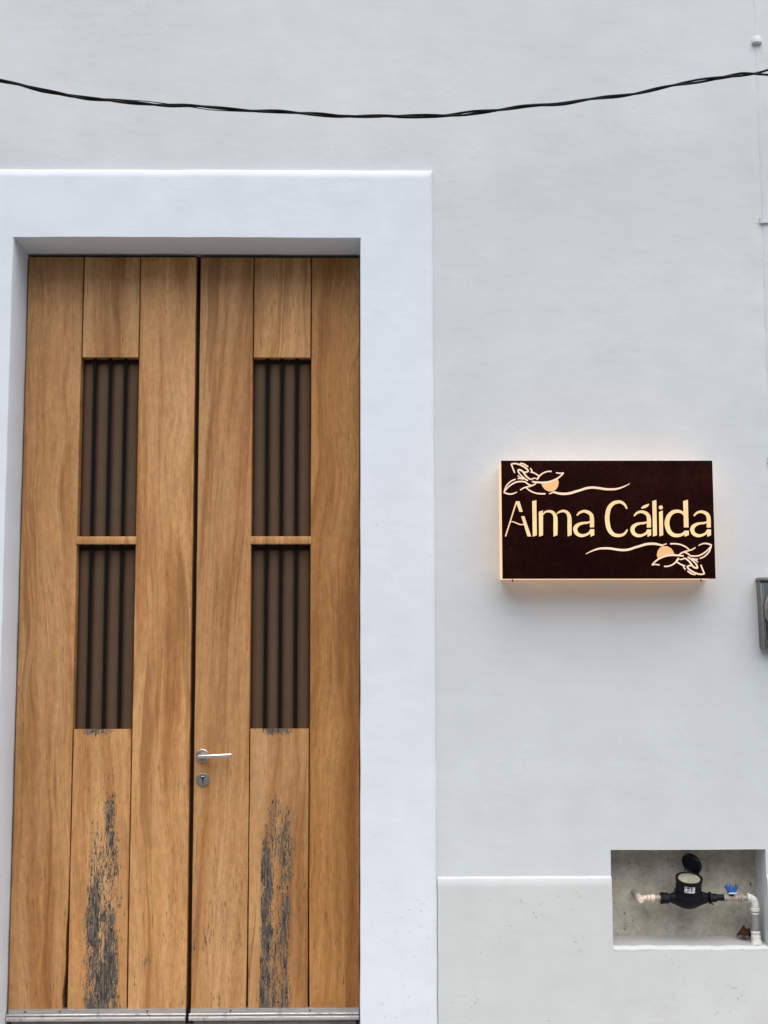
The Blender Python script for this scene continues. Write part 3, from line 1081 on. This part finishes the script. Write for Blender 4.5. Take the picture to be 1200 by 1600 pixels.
def emeter_parts():
    x0, x1, z0, z1 = 1.5270, 1.7420, 1.618, 1.886
    bm = bmesh.new()
    add_box(bm, x0 + .002, x1 - .002, -0.0530, -.001, z0 + .002, z1 - .004, .004)
    bm_done(bm, 'box_body', 'box_grey', emeter, (x0, 0, z0), 35)
    bm = bmesh.new()
    add_box(bm, x0 + .012, x1 - .012, -0.0600, -0.0535, z0 + .006, z1 - .016, .003)
    bm_done(bm, 'front_cover', 'box_dark', emeter, (x0, -.1, z0), 35)
    for xa, xb in ((x0, x0 + .006), (x0 + .008, x0 + .0115), (x1 - .006, x1), (x1 - .0115, x1 - .008)):
        box('cover_rim', 'lip_grey', emeter, xa, xb, -0.0650, -0.0535, z0, z1 - .014, .0012)
    bm = bmesh.new()
    add_box(bm, x0 - .001, x1 + .001, -0.0680, -.0015, z1 - .0035, z1 + .010, .004)
    bm_done(bm, 'top_cap', 'lip_grey', emeter, (x0, 0, z1), 35)
    cx, cz = 1.6255, 1.768
    bm = bmesh.new()
    prof = [(.096, -0.0605), (.096, -0.0720), (.092, -0.0760), (.084, -0.0760), (.082, -0.0700), (.082, -0.0610)]
    rr = []
    for k in range(40):
        t = k * 2 * math.pi / 40
        rr.append([bm.verts.new((cx + r_ * math.cos(t) * .95, y, cz + r_ * math.sin(t))) for r_, y in prof])
    for k in range(40):
        a_, b_ = rr[k], rr[(k + 1) % 40]
        for j in range(len(prof) - 1):
            bm.faces.new((a_[j], b_[j], b_[j + 1], a_[j + 1]))
    bm_done(bm, 'meter_ring', 'steel_dark', emeter, (cx, -0.0630, cz), 40)
    bm = bmesh.new()
    add_tube(bm, [(cx, -0.0620, cz), (cx, -0.1080, cz), (cx, -0.1330, cz), (cx, -0.1440, cz), (cx, -0.1480, cz)], [.080, .079, .075, .066, .045], 40)
    bm_done(bm, 'glass_cover', 'glass', emeter, (cx, -0.0630, cz), 60)
    bm = bmesh.new()
    add_tube(bm, [(cx, -0.0615, cz), (cx, -0.0980, cz)], .068, 32)
    bm_done(bm, 'meter_dial', 'sticker', emeter, (cx, -0.0630, cz), 40)
    box('seal_tag', 'green_tag', emeter, x0 + .016, x0 + .06, -0.0625, -0.0605, 1.632, 1.654, .001)
    tube('conduit_hub', 'surround', emeter, [(1.602, -.030, z1 + .009), (1.602, -.030, z1 + .022), (1.602, -.026, z1 + .03)], [.027, .027, .020], 18)


emeter_parts()
emeter.rotation_euler = (0, R(-1.1), 0)

# ------------------------------------------------------------------ water meter in the niche
AY, AZ = 0.040, 0.665
wm = empty('water_meter', (1.234, AY, .626), 'black plastic water meter with its round lid flipped open in the wall niche', 'water meter')


def water_meter():
    cx, cy = 1.2345, AY
    # horizontal body: one revolved casting with a deeper belly below the drum
    prof = [(1.160, .014), (1.166, .017), (1.180, .022), (1.197, .030), (1.214, .037), (1.2345, .0395), (1.255, .037), (1.272, .031), (1.291, .024), (1.308, .019), (1.314, .014)]
    bm = bmesh.new()
    seg = 24
    rings = []
    for x, r_ in prof:
        rg = []
        for k in range(seg):
            t = k * 2 * math.pi / seg
            zz = r_ * math.sin(t)
            if zz < 0:
                zz *= 1.0 + .06 * (r_ / .039)
            rg.append(bm.verts.new((x, cy + r_ * math.cos(t), AZ + zz)))
        rings.append(rg)
    for a_, b_ in zip(rings, rings[1:]):
        for k in range(seg):
            bm.faces.new((a_[k], a_[(k + 1) % seg], b_[(k + 1) % seg], b_[k]))
    bm.faces.new(rings[0])
    bm.faces.new(rings[-1][::-1])
    bm_done(bm, 'body', 'bk_plastic', wm, (cx, cy, AZ), 60)
    # register drum, tipped a little towards the street
    bm = bmesh.new()
    zt = .750
    add_tube(bm, [(cx, cy, AZ + .012), (cx, cy, AZ + .028), (cx, cy, AZ + .030), (cx, cy - .001, zt - .012), (cx, cy - .002, zt - .011), (cx, cy - .002, zt)], [.054, .053, .049, .048, .051, .051], 36)
    bmesh.ops.recalc_face_normals(bm, faces=bm.faces)
    top = max(bm.faces, key=lambda f: f.calc_center_median().z)
    r_ = bmesh.ops.inset_region(bm, faces=[top], thickness=.007)
    bmesh.ops.translate(bm, verts=top.verts, vec=(0, 0, -.006))
    tilt = Matrix.Translation((cx, cy, AZ)) @ Matrix.Rotation(R(16), 4, 'X') @ Matrix.Translation((-cx, -cy, -AZ))
    bmesh.ops.transform(bm, matrix=tilt, verts=bm.verts)
    drum = bm_done(bm, 'register_drum', 'bk_plastic', wm, (cx, cy, AZ), 40)
    bm = bmesh.new()
    add_tube(bm, [(cx, cy - .002, zt - .0055), (cx, cy - .002, zt - .003)], .0415, 32)
    bmesh.ops.transform(bm, matrix=tilt, verts=bm.verts)
    bm_done(bm, 'dial_window', 'dial', drum, (cx, cy, zt), 40)
    # sticker wrapped round the drum's front
    def wrap(name, mat, a0, a1, z0, z1, rr, th, par):
        bm = bmesh.new()
        n_ = 10
        cols = []
        for i in range(n_ + 1):
            t = R(a0 + (a1 - a0) * i / n_)
            cols.append([bm.verts.new((cx + q * math.sin(t), cy - .001 - q * math.cos(t), z)) for q, z in ((rr, z0), (rr + th, z0), (rr + th, z1), (rr, z1))])
        for a_, b_ in zip(cols, cols[1:]):
            for k in range(4):
                bm.faces.new((a_[k], a_[(k + 1) % 4], b_[(k + 1) % 4], b_[k]))
        bm.faces.new(cols[0])
        bm.faces.new(cols[-1][::-1])
        bmesh.ops.transform(bm, matrix=tilt, verts=bm.verts)
        return bm_done(bm, name, mat, par, (cx, cy - .05, z0), 40)
    wrap('paper_sticker', 'sticker', -32, 14, AZ + .044, AZ + .072, .0488, .0006, drum)
    for a0, a1, z0, z1 in ((-29, -26, .058, .068), (-23, -8, .061, .067), (-20, -10, .053, .057), (-5, -1, .048, .069), (2, 5, .050, .066), (-28, -14, .047, .050)):
        wrap('printed_mark', 'ink', a0, a1, AZ + z0, AZ + z1, .0493, .0004, drum)
    # open lid: a shallow dish leaning back on its hinge
    bm = bmesh.new()
    add_tube(bm, [(0, 0, 0), (0, 0, .006), (0, 0, .012), (0, 0, .015)], [.0412, .0427, .0422, .0397], 36)
    bmesh.ops.recalc_face_normals(bm, faces=bm.faces)
    fr = max(bm.faces, key=lambda f: f.calc_center_median().z)
    bmesh.ops.inset_region(bm, faces=[fr], thickness=.004)
    bmesh.ops.translate(bm, verts=fr.verts, vec=(0, 0, -.007))
    lid = Matrix.Translation((1.2635, AY + .026, .792)) @ Vector((-.74, -.58, -.33)).to_track_quat('Z', 'Y').to_matrix().to_4x4()
    bmesh.ops.transform(bm, matrix=lid, verts=bm.verts)
    lo = bm_done(bm, 'lid', 'bk_plastic', wm, (1.28, AY + .03, .75), 40)
    tube('hinge', 'green_plastic', wm, [(1.280, AY + .030, .745), (1.278, AY + .030, .768)], [.009, .008], 10)
    for nm, a_, b_ in (('union_nut', 1.128, 1.159), ('union_nut', 1.315, 1.345)):
        bm = bmesh.new()
        for k, (x0, x1, r_) in enumerate(((a_, a_ + .008, .0235), (a_ + .009, b_, .0215))):
            if nm == 'union_nut' and a_ > 1.2 and k == 1:
                r_ = .0165
            add_tube(bm, [(x0, AY, AZ), (x0 + .001, AY, AZ), (x1 - .001, AY, AZ), (x1, AY, AZ)], [r_ - .002, r_, r_, r_ - .002], 8)
        bm_done(bm, nm, 'bk_plastic', wm, (a_, AY, AZ), 30)
    tube('tail_piece', 'bk_plastic', wm, [(1.345, AY, AZ + .001), (1.372, AY, AZ + .001)], .0125, 14)


water_meter()

# left fitting: cream elbow that turns back into the niche wall
fit = empty('pipe_fitting', (1.08, AY, AZ), 'cream plastic elbow fitting left of the black water meter', 'pipe')
tube('tail_piece', 'beige', fit, [(1.100, AY, AZ + .001), (1.1275, AY, AZ + .001)], .0105, 14)
bm = bmesh.new()
for x0, x1, r_ in ((1.0885, 1.105, .0145), (1.076, 1.0880, .0125), (1.058, 1.0755, .0105)):
    add_tube(bm, [(x0, AY, AZ), (x0 + .0012, AY, AZ), (x1 - .0012, AY, AZ), (x1, AY, AZ)], [r_ - .0015, r_, r_, r_ - .0015], 16)
bm_done(bm, 'reducer', 'cream', fit, (1.07, AY, AZ), 35)
bm = bmesh.new()
add_tube(bm, [(1.050, AY - .016, AZ - .006), (1.050, AY - .013, AZ - .006), (1.050, AY + .02, AZ - .002), (1.049, AY + .034, AZ)], [.0100, .0128, .0128, .0115], 18)
bm_done(bm, 'elbow', 'cream', fit, (1.05, AY, AZ), 45)
tube('wall_socket', 'beige', fit, [(1.049, AY + .032, AZ), (1.046, .108, AZ + .003), (1.046, .140, AZ + .005)], [.0095, .0095, .012], 14)

# right: valve, elbow and down pipe
wp = empty('water_pipe', (1.49, AY, .49), 'water pipe with a blue valve handle and elbow right of the black water meter', 'pipe')


def stepped(name, mat, segs, y=AY, z=AZ, n_=16):
    bm = bmesh.new()
    for x0, x1, r_ in segs:
        add_tube(bm, [(x0, y, z), (x0 + .001, y, z), (x1 - .001, y, z), (x1, y, z)], [r_ - .0015, r_, r_, r_ - .0015], n_)
    return bm_done(bm, name, mat, wp, (segs[0][0], y, z), 35)


valve = stepped('valve', 'beige', ((1.3725, 1.3795, .0135), (1.380, 1.428, .0110), (1.4285, 1.437, .0130), (1.4375, 1.446, .0150)))
bm = bmesh.new()
add_tube(bm, [(1.402, AY, AZ + .008), (1.402, AY, AZ + .0165)], [.010, .0085], 12)
bm_done(bm, 'valve_stem', 'black_metal', valve, (1.402, AY, AZ), 40)
bm = bmesh.new()
add_tube(bm, [(1.402, AY, AZ + .017), (1.402, AY, AZ + .020), (1.402, AY, AZ + .025)], [.014, .0175, .010], 16)
for s, c in ((-1, 0), (1, 0)):
    add_tube(bm, [(1.402 + s * .004, AY - .004, AZ + .022), (1.402 + s * .013, AY - .006, AZ + .032), (1.402 + s * .020, AY - .007, AZ + .044), (1.402 + s * .017, AY - .007, AZ + .052)], [.0075, .0078, .0070, .004], 10)
add_tube(bm, [(1.402, AY, AZ + .022), (1.402, AY, AZ + .046), (1.402, AY, AZ + .050)], [.010, .0085, .004], 12)
h_ = bm_done(bm, 'valve_handle', 'blue', wp, (1.402, AY, AZ + .017), 50)
bm = bmesh.new()
add_tube(bm, [(1.388, AY - .0165, AZ + .0195), (1.402, AY - .019, AZ + .0195), (1.417, AY - .0165, AZ + .0195)], .0035, 8)
bm_done(bm, 'bleached_edge', 'white_blue', h_, (1.402, AY, AZ + .02), 50)
tube('short_pipe', 'grey_pvc', wp, [(1.445, AY, AZ - .001), (1.466, AY, AZ - .001)], .0105, 14)
PX = 1.492
bm = bmesh.new()
arc = [(1.464, AY, AZ), (1.468, AY, AZ)] + [(1.468 + (PX - 1.468) * math.sin(t), AY, AZ - .026 + .026 * math.cos(t)) for t in [R(a_) for a_ in range(12, 91, 13)]] + [(PX, AY, AZ - .040), (PX, AY, AZ - .042)]
add_tube(bm, arc, [.0125] + [.0150] * (len(arc) - 2) + [.0140], 18)
add_tube(bm, [(1.4625, AY, AZ), (1.464, AY, AZ), (1.4695, AY, AZ)], [.0150, .0172, .0172], 18)
add_tube(bm, [(PX, AY, AZ - .038), (PX, AY, AZ - .0395), (PX, AY, AZ - .050)], [.0160, .0178, .0172], 18)
bm_done(bm, 'elbow', 'white_pvc', wp, (PX, AY, AZ), 45)
tube('thread_ring', 'white_pvc', wp, [(PX, AY, .6105), (PX, AY, .603)], .0150, 18)
tube('down_pipe', 'grey_pvc', wp, [(PX, AY, .618), (PX, AY, .560), (PX - .001, AY - .001, .520)], .0145, 18)
tube('coupling', 'white_pvc', wp, [(PX, AY, .541), (PX, AY, .538), (PX, AY, .531), (PX, AY, .529), (PX, AY, .524), (PX, AY, .497)], [.0155, .0182, .0180, .0160, .0182, .0180], 18)
tube('mortar_collar', 'white_pvc', wp, [(PX, AY, .506), (PX + .001, AY - .003, .496), (PX + .001, AY - .006, .487)], [.019, .022, .027], 14)

# crumpled dry leaf behind the pipe
bm = bmesh.new()
n_ = 9
g = []
for i in range(n_ + 1):
    row = []
    for k in range(n_ + 1):
        u, v = i / n_ * 2 - 1, k / n_ * 2 - 1
        w = max(0.05, 1 - abs(u) ** 1.6)
        x = 1.462 + u * .030 + .006 * noise.noise(Vector((u * 3, v * 3, 2)))
        y = .085 + v * w * .022
        z = .514 + .034 * (1 - v * v) * w + .016 * noise.noise(Vector((u * 2.4, v * 2.4, 9))) + .006 * noise.noise(Vector((u * 6, v * 6, 4)))
        row.append(bm.verts.new((x, y, max(z, .5005 + .0005 * i))))
    g.append(row)
for i in range(n_):
    for k in range(n_):
        bm.faces.new((g[i][k], g[i + 1][k], g[i + 1][k + 1], g[i][k + 1]))
bmesh.ops.solidify(bm, geom=bm.faces, thickness=.0012)
lf = bm_done(bm, 'dry_leaf', 'leaf', None, (1.462, .085, .50), 180)
tag(lf, 'crumpled brown dry leaf at the foot of the pipe in the wall niche', 'leaf')
